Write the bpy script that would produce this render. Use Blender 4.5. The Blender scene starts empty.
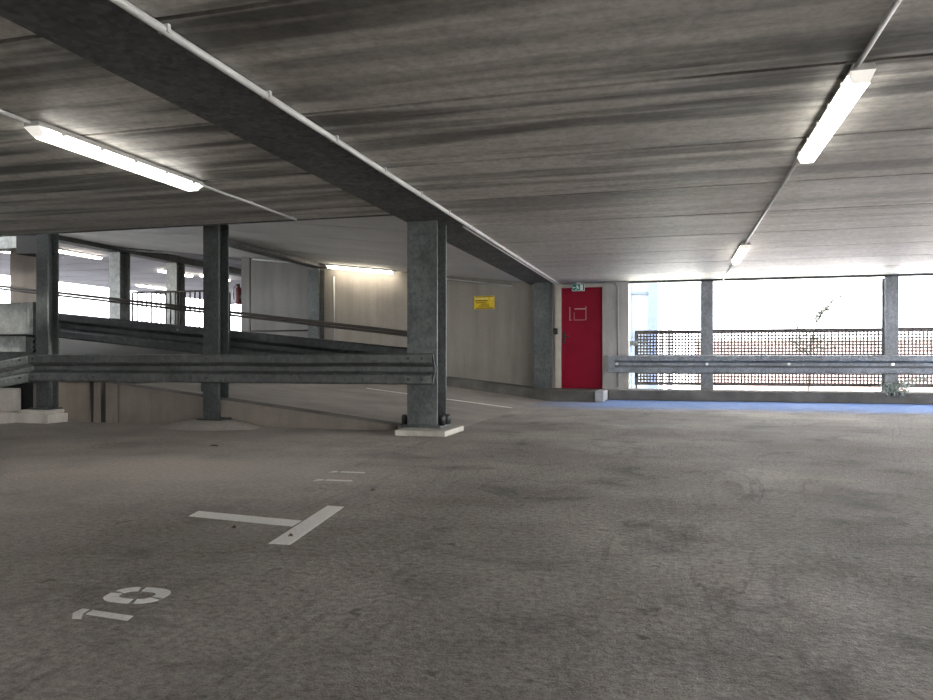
import bpy, bmesh, math, random
from mathutils import Vector, Matrix
random.seed(7)
SC = bpy.context.scene
COL = SC.collection
PI = math.pi

# ------------------------------------------------------------------ helpers
def link(o, parent=None):
    COL.objects.link(o)
    if parent is not None:
        o.parent = parent
        o.matrix_parent_inverse = Matrix.Translation(-Vector(parent.location))
    return o

class MB:
    """collects shapes (world coordinates) into one mesh"""
    def __init__(s):
        s.v = []; s.f = []; s.mi = []
    def poly(s, pts, m=0):
        n = len(s.v); s.v += [tuple(p) for p in pts]
        s.f.append(tuple(range(n, n + len(pts)))); s.mi.append(m)
    def box(s, x0, y0, z0, x1, y1, z1, m=0):
        n = len(s.v)
        s.v += [(x0,y0,z0),(x1,y0,z0),(x1,y1,z0),(x0,y1,z0),(x0,y0,z1),(x1,y0,z1),(x1,y1,z1),(x0,y1,z1)]
        for q in ((3,2,1,0),(4,5,6,7),(0,1,5,4),(1,2,6,5),(2,3,7,6),(3,0,4,7)):
            s.f.append(tuple(n + i for i in q)); s.mi.append(m)
        return s
    def prism(s, pts, vec, m=0):
        """planar polygon pts swept by vec"""
        vec = Vector(vec); n = len(s.v); k = len(pts)
        s.v += [tuple(p) for p in pts] + [tuple(Vector(p) + vec) for p in pts]
        s.f.append(tuple(range(n + k - 1, n - 1, -1))); s.mi.append(m)
        s.f.append(tuple(range(n + k, n + 2 * k))); s.mi.append(m)
        for i in range(k):
            j = (i + 1) % k
            s.f.append((n + i, n + j, n + k + j, n + k + i)); s.mi.append(m)
        return s
    def tube(s, pts, r, seg=10, m=0, caps=True):
        pts = [Vector(p) for p in pts]; rings = []
        rr = r if isinstance(r, (list, tuple)) else [r] * len(pts)
        for i, p in enumerate(pts):
            a = pts[max(i - 1, 0)]; b = pts[min(i + 1, len(pts) - 1)]
            d = (b - a).normalized()
            up = Vector((0, 0, 1)) if abs(d.z) < .95 else Vector((1, 0, 0))
            u = d.cross(up).normalized(); w = u.cross(d)
            n = len(s.v); rings.append(n)
            for k in range(seg):
                t = 2 * PI * k / seg
                s.v.append(tuple(p + (u * math.cos(t) + w * math.sin(t)) * rr[i]))
        for a, b in zip(rings, rings[1:]):
            for k in range(seg):
                k2 = (k + 1) % seg
                s.f.append((a + k, a + k2, b + k2, b + k)); s.mi.append(m)
        if caps:
            s.f.append(tuple(rings[0] + k for k in range(seg - 1, -1, -1))); s.mi.append(m)
            s.f.append(tuple(rings[-1] + k for k in range(seg))); s.mi.append(m)
        return s
    def lathe(s, c, prof, seg=16, m=0):
        rings = []
        for r, z in prof:
            n = len(s.v); rings.append(n)
            for k in range(seg):
                t = 2 * PI * k / seg
                s.v.append((c[0] + r * math.cos(t), c[1] + r * math.sin(t), c[2] + z))
        for a, b in zip(rings, rings[1:]):
            for k in range(seg):
                k2 = (k + 1) % seg
                s.f.append((a + k, a + k2, b + k2, b + k)); s.mi.append(m)
        s.f.append(tuple(rings[0] + k for k in range(seg - 1, -1, -1))); s.mi.append(m)
        s.f.append(tuple(rings[-1] + k for k in range(seg))); s.mi.append(m)
        return s
    def build(s, name, mats, parent=None, smooth=False, bevel=0, bseg=2):
        me = bpy.data.meshes.new(name)
        me.from_pydata(s.v, [], s.f)
        mats = mats if isinstance(mats, (list, tuple)) else [mats]
        for m in mats: me.materials.append(m)
        for p, mi in zip(me.polygons, s.mi):
            p.material_index = mi; p.use_smooth = smooth
        bm = bmesh.new(); bm.from_mesh(me)
        bmesh.ops.recalc_face_normals(bm, faces=bm.faces[:])
        bm.to_mesh(me); bm.free(); me.update()
        o = bpy.data.objects.new(name, me)
        link(o, parent)
        if bevel:
            b = o.modifiers.new('bevel', 'BEVEL'); b.width = bevel; b.segments = bseg
            b.limit_method = 'ANGLE'; b.angle_limit = math.radians(40)
        return o

def tag(o, label=None, cat=None, group=None, kind=None):
    if label: o['label'] = label
    if cat: o['category'] = cat
    if group: o['group'] = group
    if kind: o['kind'] = kind
    return o

def thing(name, label, cat, loc=(0, 0, 0), group=None):
    o = bpy.data.objects.new(name, None); COL.objects.link(o)
    o.location = loc; o.empty_display_size = .1
    return tag(o, label, cat, group)

def struct(mb, name, mats, label=None, cat=None, **k):
    return tag(mb.build(name, mats, **k), label, cat, None, 'structure')

# ------------------------------------------------------------------ materials
class NT:
    def __init__(s, name):
        s.m = bpy.data.materials.new(name); s.m.use_nodes = True
        s.t = s.m.node_tree; s.t.nodes.clear()
        s.out = s.n('ShaderNodeOutputMaterial'); s.b = s.n('ShaderNodeBsdfPrincipled')
        s.t.links.new(s.b.outputs[0], s.out.inputs[0])
        s.pos = s.n('ShaderNodeNewGeometry').outputs['Position']
    def n(s, k, **p):
        x = s.t.nodes.new(k)
        for a, b in p.items(): setattr(x, a, b)
        return x
    def l(s, a, b): s.t.links.new(a, b)
    def set(s, i, v):
        i = s.b.inputs[i] if isinstance(i, str) else i
        if hasattr(v, 'is_output'): s.l(v, i)
        else: i.default_value = v
    def coord(s, sc=(1, 1, 1), rot=(0, 0, 0), loc=(0, 0, 0)):
        m = s.n('ShaderNodeMapping'); s.l(s.pos, m.inputs[0])
        m.inputs['Scale'].default_value = sc; m.inputs['Rotation'].default_value = rot
        m.inputs['Location'].default_value = loc
        return m.outputs[0]
    def noise(s, sc, det=4, rough=.55, vec=None, dist=0):
        x = s.n('ShaderNodeTexNoise'); s.l(vec if vec is not None else s.pos, x.inputs['Vector'])
        x.inputs['Scale'].default_value = sc; x.inputs['Detail'].default_value = det
        x.inputs['Roughness'].default_value = rough; x.inputs['Distortion'].default_value = dist
        return x.outputs['Fac']
    def voro(s, sc, vec=None, out='Color'):
        x = s.n('ShaderNodeTexVoronoi'); s.l(vec if vec is not None else s.pos, x.inputs['Vector'])
        x.inputs['Scale'].default_value = sc
        return x.outputs[out]
    def ramp(s, fac, stops):
        r = s.n('ShaderNodeValToRGB'); s.l(fac, r.inputs[0])
        e = r.color_ramp.elements
        while len(e) < len(stops): e.new(.5)
        for q, (p, c) in zip(e, stops):
            q.position = p; q.color = (c, c, c, 1) if isinstance(c, (int, float)) else (*c, 1)
        return r.outputs[0]
    def mix(s, f, a, b, mode='MIX'):
        x = s.n('ShaderNodeMix', data_type='RGBA', blend_type=mode)
        s.set(x.inputs[0], f)
        for i, v in ((6, a), (7, b)):
            if hasattr(v, 'is_output'): s.l(v, x.inputs[i])
            else: x.inputs[i].default_value = (*v, 1) if len(v) == 3 else v
        return x.outputs[2]
    def math(s, op, a, b=0., c=0.):
        x = s.n('ShaderNodeMath', operation=op)
        for i, v in enumerate((a, b, c)): s.set(x.inputs[i], v)
        return x.outputs[0]
    def xyz(s, k):
        x = s.n('ShaderNodeSeparateXYZ'); s.l(s.pos, x.inputs[0]); return x.outputs[k]
    def bump(s, h, strength=.3, dist=.01, prev=None):
        x = s.n('ShaderNodeBump'); s.l(h, x.inputs['Height'])
        x.inputs['Strength'].default_value = strength; x.inputs['Distance'].default_value = dist
        if prev is not None: s.l(prev, x.inputs['Normal'])
        return x.outputs[0]

def simple(name, col, rough=.6, metal=0., var=.12, sc=6, spec=.4):
    t = NT(name)
    a = tuple(c * (1 - var) for c in col); b = tuple(min(1, c * (1 + var)) for c in col)
    t.set('Base Color', t.ramp(t.noise(sc, 5), [(.3, a), (.7, b)]))
    t.set('Roughness', rough); t.set('Metallic', metal); t.set('Specular IOR Level', spec)
    return t.m

def emit(name, col, s):
    t = NT(name); t.set('Base Color', (.9, .9, .88, 1)); t.set('Emission Color', (*col, 1)); t.set('Emission Strength', s)
    return t.m

def mat_floor():
    t = NT('worn_garage_concrete')
    base = t.ramp(t.noise(.55, 5, .6), [(.32, (.19, .165, .14)), (.5, (.325, .29, .253)), (.66, (.48, .43, .38))])
    fine = t.ramp(t.noise(34, 8, .82), [(.36, .48), (.51, 1.0), (.68, 1.5)])
    c = t.mix(1, base, fine, 'MULTIPLY')
    grit = t.ramp(t.noise(240, 3, .7), [(.34, .60), (.62, 1.25)])
    c = t.mix(.8, c, grit, 'MULTIPLY')
    st = t.ramp(t.noise(1.7, 6, .7, dist=.6), [(.32, .36), (.47, 1.0)])
    c = t.mix(.8, c, st, 'MULTIPLY')
    # dark spots of dropped oil and gum
    sp = t.ramp(t.noise(8.5, 3, .5), [(.26, .30), (.33, 1.0)])
    c = t.mix(.75, c, sp, 'MULTIPLY')
    # curved tyre scuffs on the lane
    rings = t.n('ShaderNodeTexNoise'); t.l(t.coord((1.7, .28, 1), (0, 0, .35)), rings.inputs['Vector'])
    rings.inputs['Scale'].default_value = 1.3; rings.inputs['Detail'].default_value = 6; rings.inputs['Distortion'].default_value = 1.0
    cr = t.ramp(rings.outputs['Fac'], [(.485, 1.0), (.5, .55), (.515, 1.0)])
    c = t.mix(t.ramp(t.noise(.6, 2), [(.45, 0.), (.6, .8)]), c, t.mix(1, c, cr, 'MULTIPLY'))
    # dust: the parking bays are paler and smoother than the driving lane
    bay = t.math('MULTIPLY', t.ramp(t.xyz(0), [(0, 1), (1, 0)]), 1)
    mr = t.n('ShaderNodeMapRange'); t.l(t.xyz(0), mr.inputs[0])
    mr.inputs[1].default_value = -3.2; mr.inputs[2].default_value = -1.2; mr.inputs[3].default_value = 1; mr.inputs[4].default_value = 0
    dusty = t.math('MULTIPLY', mr.outputs[0], t.ramp(t.noise(.75, 4, .6), [(.30, 0.), (.55, .85)]))
    # a big pale dust patch in the empty bay
    dx = t.math('MULTIPLY', t.math('ADD', t.xyz(0), 3.1), .55); dy = t.math('SUBTRACT', t.xyz(1), 4.3)
    rr = t.math('SQRT', t.math('ADD', t.math('MULTIPLY', dx, dx), t.math('MULTIPLY', dy, dy)))
    patch = t.ramp(t.math('ADD', rr, t.math('MULTIPLY', t.math('SUBTRACT', t.noise(1.3, 5, .6), .5), 1.4)), [(.35, .75), (1.0, 0.)])
    soft = t.mix(.45, (1, 1, 1), fine)
    c = t.mix(dusty, c, t.mix(1, t.mix(.5, (.45, .405, .36), base), soft, 'MULTIPLY'))
    c = t.mix(patch, c, t.mix(1, (.52, .47, .42), soft, 'MULTIPLY'))
    # blue strip along the kerb under the openings, mottled, with a ragged edge
    e = t.math('ADD', t.xyz(1), t.math('MULTIPLY', t.math('SUBTRACT', t.noise(1.1, 5, .6), .5), 1.3))
    m1 = t.n('ShaderNodeMapRange'); t.l(e, m1.inputs[0])
    m1.inputs[1].default_value = 11.0; m1.inputs[2].default_value = 11.9; m1.inputs[3].default_value = 0; m1.inputs[4].default_value = 1
    m2 = t.n('ShaderNodeMapRange'); t.l(t.xyz(0), m2.inputs[0])
    m2.inputs[1].default_value = -2.6; m2.inputs[2].default_value = -1.0; m2.inputs[3].default_value = 0; m2.inputs[4].default_value = 1
    strip_mottle = t.ramp(t.noise(7, 6, .7), [(.3, .55), (.6, 1.0)])
    f = t.math('MULTIPLY', t.math('MULTIPLY', m1.outputs[0], m2.outputs[0]), strip_mottle)
    c = t.mix(f, c, (.13, .25, .56))
    t.set('Base Color', c)
    t.set('Roughness', t.ramp(t.noise(3, 4), [(.3, .62), (.7, .85)])); t.set('Specular IOR Level', .35)
    lane = t.math('SUBTRACT', 1.15, t.math('MULTIPLY', mr.outputs[0], .75))
    hgt = t.math('MULTIPLY', t.math('ADD', t.math('MULTIPLY', t.noise(36, 7, .68, dist=.4), 1.0), t.math('MULTIPLY', t.noise(150, 3, .6), .4)), lane)
    t.set('Normal', t.bump(hgt, .9, .03))
    return t.m

def mat_ceiling(name, tint=1.0):
    """hollow core planks: mould streaks run along each plank (x)"""
    t = NT(name)
    base = t.ramp(t.noise(.5, 4), [(.3, (.48 * tint, .463 * tint, .43 * tint)), (.7, (.62 * tint, .60 * tint, .56 * tint))])
    streak = t.noise(1.0, 3, .5, vec=t.coord((.40, 4.6, 1)))
    s1 = t.ramp(streak, [(.40, .20), (.49, .62), (.56, 1.04)])
    # stains come and go; thinned towards the facade, which also paints that end brighter
    gate = t.ramp(t.noise(1.0, 3, .5, vec=t.coord((.30, .55, 1), (0, 0, .12))), [(.34, .30), (.54, 1.0)])
    mr = t.n('ShaderNodeMapRange'); t.l(t.xyz(1), mr.inputs[0])
    mr.inputs[1].default_value = 4.0; mr.inputs[2].default_value = 9; mr.inputs[3].default_value = 1.0; mr.inputs[4].default_value = .12
    c = t.mix(t.math('MULTIPLY', gate, mr.outputs[0]), base, t.mix(1, base, s1, 'MULTIPLY'))
    fine = t.ramp(t.noise(1.0, 4, .6, vec=t.coord((1.2, 34, 1))), [(.3, .86), (.7, 1.08)])
    c = t.mix(.7, c, fine, 'MULTIPLY')
    patch = t.ramp(t.noise(16, 6, .72), [(.36, .68), (.60, 1.14)])
    c = t.mix(.7, c, patch, 'MULTIPLY')
    t.set('Base Color', c)
    t.set('Roughness', t.ramp(t.noise(2, 4, vec=t.coord((.5, 3, 1))), [(.3, .46), (.7, .64)])); t.set('Specular IOR Level', .30)
    h = t.math('ADD', t.noise(1.0, 4, .6, vec=t.coord((2.0, 26, 1))), t.math('MULTIPLY', t.noise(30, 4), .3))
    t.set('Normal', t.bump(h, .32, .007))
    return t.m

def mat_conc(name, c0, c1, sc=1.2, streak=.5, rough=.75, vert=True, drips=0., bump=.2):
    t = NT(name)
    base = t.ramp(t.noise(sc, 6, .6), [(.3, c0), (.7, c1)])
    v = t.coord((6, 6, .5)) if vert else t.coord((1, 1, 1))
    s = t.ramp(t.noise(1.0, 5, .6, vec=v), [(.3, .72), (.6, 1.06)])
    c = t.mix(streak, base, s, 'MULTIPLY')
    f = t.ramp(t.noise(45, 4, .7), [(.3, .85), (.65, 1.08)])
    c = t.mix(.7, c, f, 'MULTIPLY')
    if drips:
        d = t.ramp(t.noise(1.0, 3, .5, vec=t.coord((8.5, 8.5, .25))), [(.44, .08), (.50, 1.0)])
        g = t.ramp(t.math('MULTIPLY', t.math('ABSOLUTE', t.math('ADD', t.xyz(0), 6.42)), 1.0), [(.20, drips), (.27, 0.)])
        c = t.mix(g, c, d, 'MULTIPLY')
    t.set('Base Color', c); t.set('Roughness', rough); t.set('Specular IOR Level', .3)
    t.set('Normal', t.bump(t.noise(28, 5, .65), bump, .01))
    return t.m

def mat_galv(name, c0, c1, rough=.5, metal=.55, sc=45):
    t = NT(name)
    sp = t.voro(sc, vec=t.coord((1, 1, .8)))
    g = t.n('ShaderNodeSeparateColor'); t.l(sp, g.inputs[0])
    spang = t.ramp(g.outputs[0], [(0, .70), (1, 1.2)])
    base = t.ramp(t.noise(2.2, 5, .6), [(.3, c0), (.7, c1)])
    c = t.mix(.75, base, spang, 'MULTIPLY')
    d = t.ramp(t.noise(9, 5, .7), [(.3, .7), (.55, 1.05)])
    c = t.mix(.7, c, d, 'MULTIPLY')
    t.set('Base Color', c); t.set('Metallic', metal)
    t.set('Roughness', t.ramp(g.outputs[1], [(0, rough - .1), (1, rough + .14)]))
    t.set('Normal', t.bump(t.noise(70, 3), .08, .004))
    return t.m

def mat_paint_mark():
    t = NT('worn_white_road_paint')
    c = t.ramp(t.noise(60, 5, .7), [(.28, (.50, .48, .45)), (.43, (.78, .76, .72)), (.7, (.86, .84, .80))])
    t.set('Base Color', c); t.set('Roughness', .7)
    t.set('Normal', t.bump(t.noise(60, 4), .4, .006))
    return t.m

def mat_brick():
    t = NT('pink_brick')
    b = t.n('ShaderNodeTexBrick'); t.l(t.coord((1, 1, 1), (PI / 2, 0, 0)), b.inputs['Vector'])
    b.inputs['Color1'].default_value = (.40, .28, .27, 1); b.inputs['Color2'].default_value = (.35, .24, .23, 1)
    b.inputs['Mortar'].default_value = (.5, .45, .42, 1); b.inputs['Scale'].default_value = 4
    t.set('Base Color', b.outputs['Color']); t.set('Roughness', .85)
    return t.m

M_FLOOR = mat_floor()
M_CEIL = mat_ceiling('hollow_core_concrete')
M_CEIL_RAMP = mat_conc('ramp_soffit_concrete', (.58, .57, .55), (.70, .69, .67), .7, .3, vert=False)
M_CEIL_UP = mat_conc('upper_soffit_concrete', (.42, .42, .485), (.52, .52, .59), .7, .3, vert=False)
M_BEAM = mat_galv('dark_weathered_steel', (.075, .077, .078), (.14, .142, .142), .62, .25, 30)
M_WALL = mat_conc('ramp_wall_concrete', (.235, .213, .185), (.305, .28, .245), .8, .55)
M_WALL_DK = mat_conc('grey_wall_concrete', (.20, .193, .185), (.27, .262, .25), .8, .6)
M_SIDE = mat_conc('stained_beige_concrete', (.16, .137, .113), (.25, .216, .18), 1.3, .6, drips=.95)
M_DARK_ROUGH = mat_conc('dark_rough_surface', (.014, .014, .014), (.032, .031, .031), 2.0, .3, vert=False, bump=.5)
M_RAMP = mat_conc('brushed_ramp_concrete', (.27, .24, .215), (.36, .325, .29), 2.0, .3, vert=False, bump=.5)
M_KERB = mat_conc('kerb_concrete', (.07, .065, .058), (.18, .168, .152), 2.2, .6, vert=False, bump=.5)
M_KERB_W = mat_conc('white_painted_kerb', (.27, .27, .27), (.45, .45, .45), 4, .3)
M_PLINTH = mat_conc('pale_plinth_concrete', (.42, .39, .34), (.56, .52, .46), 3, .5, bump=.4)
M_PIER = mat_conc('pier_concrete', (.34, .325, .30), (.44, .42, .39), 1.5, .6)
M_GALV = mat_galv('galvanised_steel', (.072, .080, .077), (.135, .147, .142), .5, .4)
M_GALV_DK = mat_galv('dull_galvanised_steel', (.046, .051, .050), (.09, .098, .096), .55, .4)
M_GALV_LT = mat_galv('bright_galvanised_steel', (.20, .21, .20), (.30, .315, .30), .45, .4, 30)
M_GALV_BLUE = mat_galv('facade_galvanised_steel', (.17, .18, .19), (.26, .275, .29), .5, .4)
M_RAIL = mat_galv('weathered_guard_rail_steel', (.075, .080, .077), (.15, .156, .151), .5, .4, 24)
M_RAIL_DK = mat_galv('dark_guard_rail_steel', (.045, .048, .048), (.085, .09, .09), .5, .4, 24)
M_BOLT = simple('bolt_steel', (.05, .05, .05), .5, .6)
M_BOLT_LT = simple('bright_bolt_steel', (.6, .6, .6), .35, .8)
M_HANDRAIL = simple('dark_brown_painted_steel', (.045, .036, .03), .5, .1)
M_BLACK = simple('black_plastic', (.02, .02, .02), .45)
M_PIPE = simple('white_grey_conduit_plastic', (.62, .62, .60), .4)
M_PIPE_GREY = simple('grey_conduit_plastic', (.34, .34, .33), .45)
M_HOUS = simple('lamp_housing_grey', (.52, .51, .48), .45)
M_DIFF = emit('lamp_diffuser', (1.0, .96, .88), 4.0)
M_DIFF_WARM = emit('warm_lamp_diffuser', (1.0, .90, .74), 10.0)
M_DIFF_CAP = emit('clear_lamp_end', (1.0, .93, .84), .22)
M_RED = simple('red_door_paint', (.25, .001, .018), .5, 0, .10, 3, .2)
M_CREAM = simple('cream_door_frame', (.55, .50, .42), .6)
M_RESIDUE = simple('pale_tape_residue', (.52, .32, .34), .8)
M_YEL = simple('yellow_sign_face', (.72, .50, .012), .5)
M_SIGN_DK = simple('sign_print', (.10, .065, .005), .6)
M_SIGN_LT = simple('sign_pale_field', (.80, .66, .20), .6)
M_GREEN = simple('exit_sign_green', (.01, .22, .15), .4)
M_WHITE = simple('exit_sign_white', (.85, .88, .86), .4)
M_PAINT = mat_paint_mark()
M_MESH = simple('perforated_dark_steel', (.11, .095, .09), .6, .3)
M_EXT_RED = simple('extinguisher_red', (.10, .008, .01), .45)
M_GROUND = mat_conc('pale_outdoor_paving', (.64, .63, .60), (.74, .73, .70), .6, .2, vert=False)
M_GRASS = simple('pale_grass', (.20, .27, .10), .9, 0, .4, 12)
M_BRICK = mat_brick()
M_BLUE = simple('pale_blue_facade_metal', (.05, .068, .115), .4, .1)
M_GLASS = simple('pale_window_glass', (.13, .16, .19), .3, 0, .05, 2, .6)
M_TREE = simple('grey_brown_bark', (.05, .042, .036), .8)
M_LEAF = simple('dull_green_leaf', (.035, .04, .028), .7, 0, .4, 14)
M_SHRUB = simple('grey_green_leaf', (.27, .31, .27), .75, 0, .3, 14)
M_DEADLEAF = simple('dead_leaf_brown', (.10, .06, .035), .8)
M_STONE = simple('pale_chip', (.55, .52, .48), .8)
M_UPFLOOR = mat_conc('upper_deck_concrete', (.20, .195, .19), (.28, .275, .27), .8, .2, vert=False)

# ------------------------------------------------------------------ main numbers (metres)
CEIL = 2.15
SL = .115                       # slope of the ramp
RX = -2.2                       # foot of the ramp
UPX = -12.2                     # head of the ramp
def rampz(x): return SL * max(0, RX - x)
ROW = 7.12                      # front faces of the column row
BACK = 13.93                    # ramp wall
UPZ = SL * (RX - UPX)
UPC = 3.32                      # upper deck soffit
JOINTS = [3.91 + 1.256 * k for k in range(-13, 9)]

# ------------------------------------------------------------------ setting: floor, ceiling, walls
mb = MB(); mb.box(-9, -12, -.25, 8.4, 14.35, 0)
struct(mb, 'floor', M_FLOOR, 'worn brown-grey concrete garage floor', 'floor')

def planks(x0, x1, y0, y1, z, thick):
    """soffit of concrete planks laid side by side with open joints"""
    prof = [(y0, z + thick), (y0, z)]
    for j in JOINTS:
        if y0 + .05 < j < y1 - .05:
            prof += [(j - .017, z), (j - .013, z + .11), (j + .013, z + .11), (j + .017, z)]
    prof += [(y1, z), (y1, z + thick)]
    m = MB()
    n = len(prof)
    m.v = [(x0, a, b) for a, b in prof] + [(x1, a, b) for a, b in prof]
    for i in range(n):
        j = (i + 1) % n
        m.f.append((i, j, n + j, n + i)); m.mi.append(0)
    m.f.append(tuple(range(n))); m.mi.append(0)
    m.f.append(tuple(range(2 * n - 1, n - 1, -1))); m.mi.append(0)
    return m
struct(planks(-2.12, 8.4, -12, 14.35, CEIL, .22), 'ceiling', M_CEIL, 'streaked concrete plank ceiling over the lane', 'ceiling')
struct(planks(-9, -2.58, -12, 6.85, CEIL, .22), 'ceiling', M_CEIL, 'streaked concrete plank ceiling over the parking bays', 'ceiling')
# steel beam whose wide bottom plate carries the planks
bt = MB(); bt.box(-2.61, -12, CEIL - .025, -2.09, 13.9, CEIL - .002)
bt.box(-2.57, -12, CEIL - .002, -2.14, 13.9, CEIL + .21)
struct(bt, 'ceiling_beam', M_BEAM, 'wide dark steel beam soffit running to the far column', 'beam')
mb = MB(); mb.box(-9, 6.85, CEIL - .012, -2.61, 6.87, CEIL + .22)
struct(mb, 'trim_1', M_BEAM, 'thin steel edge closing the plank ceiling above the column row', 'trim')

# shell behind and beside the camera
mb = MB(); mb.box(-9, -12.2, 0, 8.4, -12, 1.35); struct(mb, 'wall_rear', M_WALL_DK)
mb = MB(); mb.box(-9.2, -12, 0, -9, 6.6, CEIL + .2); struct(mb, 'wall_left', M_WALL_DK)
mb = MB(); mb.box(8.25, -12, 0, 8.45, 14.35, .55); struct(mb, 'wall_right', M_WALL_DK)
# roof deck above (keeps the sky out of the gaps)
mb = MB(); mb.box(-2.24, -12.2, CEIL + .22, 8.45, 14.4, CEIL + .4); mb.box(-9.2, -12.2, CEIL + .22, -2.24, 6.86, CEIL + .4); struct(mb, 'roof_deck', M_WALL_DK)

# ---- ramp: solid wedge
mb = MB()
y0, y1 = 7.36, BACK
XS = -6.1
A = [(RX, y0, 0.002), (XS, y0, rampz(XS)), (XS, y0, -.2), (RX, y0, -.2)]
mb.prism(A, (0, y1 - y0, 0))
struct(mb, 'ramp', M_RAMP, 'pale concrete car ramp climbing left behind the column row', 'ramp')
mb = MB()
mb.prism([(XS, y0, rampz(XS)), (UPX, y0, UPZ), (UPX, y0, -.2), (XS, y0, -.2)], (0, y1 - y0, 0))  # upper part of the ramp coloured much darker than the lower part
struct(mb, 'ramp_upper', M_DARK_ROUGH, 'dark upper part of the car ramp', 'ramp')
mb = MB(); mb.box(-4.6, 10.80, 0, -2.3, 10.86, .01)
for i, v in enumerate(mb.v):
    x, y, z = v; mb.v[i] = (x, y, rampz(x) + (.001 if z < .005 else .008))
tag(mb.build('lane_marking', M_PAINT), 'faded thin white line painted across the ramp foot', 'road marking')
# side wall of the ramp towards the parking bays
mb = MB()
mb.prism([(-2.78, 7.29, 0), (-2.78, 7.29, rampz(-2.78) - .005), (-7.4, 7.29, rampz(-7.4) - .005), (-7.4, 7.29, 0)], (0, .07, 0))
struct(mb, 'wall_front', M_SIDE, 'stained beige concrete side wall of the ramp below the guard rail', 'wall')
# thin drip edge on the ramp
mb = MB()
mb.prism([(-2.72, 7.275, rampz(-2.72) - .012), (-2.72, 7.275, rampz(-2.72) + .012), (-7.4, 7.275, rampz(-7.4) + .012), (-7.4, 7.275, rampz(-7.4) - .012)], (0, .085, 0))
struct(mb, 'trim_2', M_KERB)
# the wall at the back of the ramp
def wall_top(x): return CEIL + .02 + SL * max(0, -2.5 - x) + .05
mb = MB()
mb.prism([(-2.2, BACK, -.1), (-2.2, BACK, wall_top(-2.2)), (-2.5, BACK, wall_top(-2.5)), (-6.95, BACK, wall_top(-6.95)), (-6.95, BACK, -.1)], (0, .22, 0))
struct(mb, 'wall_back', M_WALL, 'pale concrete wall behind the ramp with the yellow sign', 'wall')
mb = MB()
mb.prism([(-6.95, BACK - .04, -.1), (-6.95, BACK - .04, wall_top(-6.95)), (-8.5, BACK - .04, wall_top(-8.5)), (-8.5, BACK - .04, -.1)], (0, .25, 0))
mb.prism([(-8.53, BACK - .05, -.1), (-8.53, BACK - .05, wall_top(-8.53)), (-8.72, BACK - .05, wall_top(-8.72)), (-8.72, BACK - .05, -.1)], (0, .30, 0))
struct(mb, 'wall_back_upper', M_WALL_DK, 'grey concrete wall end beside the upper deck opening', 'wall')
# soffit over the ramp
mb = MB()
cz = lambda x: CEIL + SL * max(0, -2.5 - x)
for k, ya in enumerate([6.90 + 1.24 * k for k in range(6)]):
    yb = min(ya + 1.205, 14.15)
    xs = [(-2.60, cz(-2.60)), (UPX, cz(UPX)), (UPX, cz(UPX) + .2), (-2.60, cz(-2.60) + .2)]
    mb.prism([(x, ya, z) for x, z in xs], (0, yb - ya, 0))
mb.prism([(-2.60, 6.88, cz(-2.60) + .03), (UPX, 6.88, cz(UPX) + .03), (UPX, 6.88, cz(UPX) + .3), (-2.60, 6.88, cz(-2.60) + .3)], (0, 7.28, 0))
struct(mb, 'ceiling', M_CEIL_RAMP, 'pale sloping concrete soffit over the ramp', 'ceiling')
mb = MB(); mb.box(-7.03, 10.3, cz(-7.0) - .10, -6.80, 13.9, cz(-7.0) + .05)
struct(mb, 'ceiling_beam', M_BEAM, 'dark steel beam across the ramp soffit', 'beam')
mb = MB(); mb.box(UPX - .15, 4, UPC - .17, UPX + .15, 30, UPC + .05)
struct(mb, 'ceiling_beam', M_BEAM, 'dark steel beam over the upper deck columns', 'beam')
mb = MB(); mb.prism([(UPX, 14.15, cz(UPX) - .05), (-8.6, 14.15, cz(-8.6) - .05), (-8.6, 14.15, 3.5), (UPX, 14.15, 3.5)], (0, .12, 0))
struct(mb, 'trim_3', M_BEAM)

# ---- upper deck beyond the ramp
mb = MB(); mb.box(-20, 2, UPZ - .25, UPX, 34, UPZ); mb.box(UPX, 14.2, UPZ - .25, -8.74, 34, UPZ)
struct(mb, 'floor_upper', M_UPFLOOR, 'upper parking deck', 'floor')
mb = MB()
for k in range(27):
    ya = 2 + 1.25 * k
    mb.box(-20, ya, UPC, UPX, ya + 1.17, UPC + .2)
    if ya > 14.1: mb.box(UPX, ya, UPC, -8.74, ya + 1.17, UPC + .2)
mb.box(-20, 2, UPC + .03, UPX, 34, UPC + .3); mb.box(UPX, 14.2, UPC + .03, -8.74, 34, UPC + .3)
struct(mb, 'ceiling_upper', M_CEIL_UP, 'pale plank ceiling of the upper deck', 'ceiling')
mb = MB(); mb.box(-20.2, 2, UPZ, -20, 34, UPZ + .45); struct(mb, 'wall_upper_left', M_WALL)
mb = MB(); mb.box(-8.74, 14.25, UPZ - .3, -8.6, 34, UPC + .2); struct(mb, 'wall_upper_right', M_WALL)
mb = MB(); mb.box(-20, 1.8, UPZ, UPX, 2, UPC); struct(mb, 'wall_upper_rear', M_WALL)
mb = MB(); mb.box(-20.1, 34, UPZ, -8.6, 34.2, UPZ + .45); struct(mb, 'wall_upper_far', M_WALL)

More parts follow.
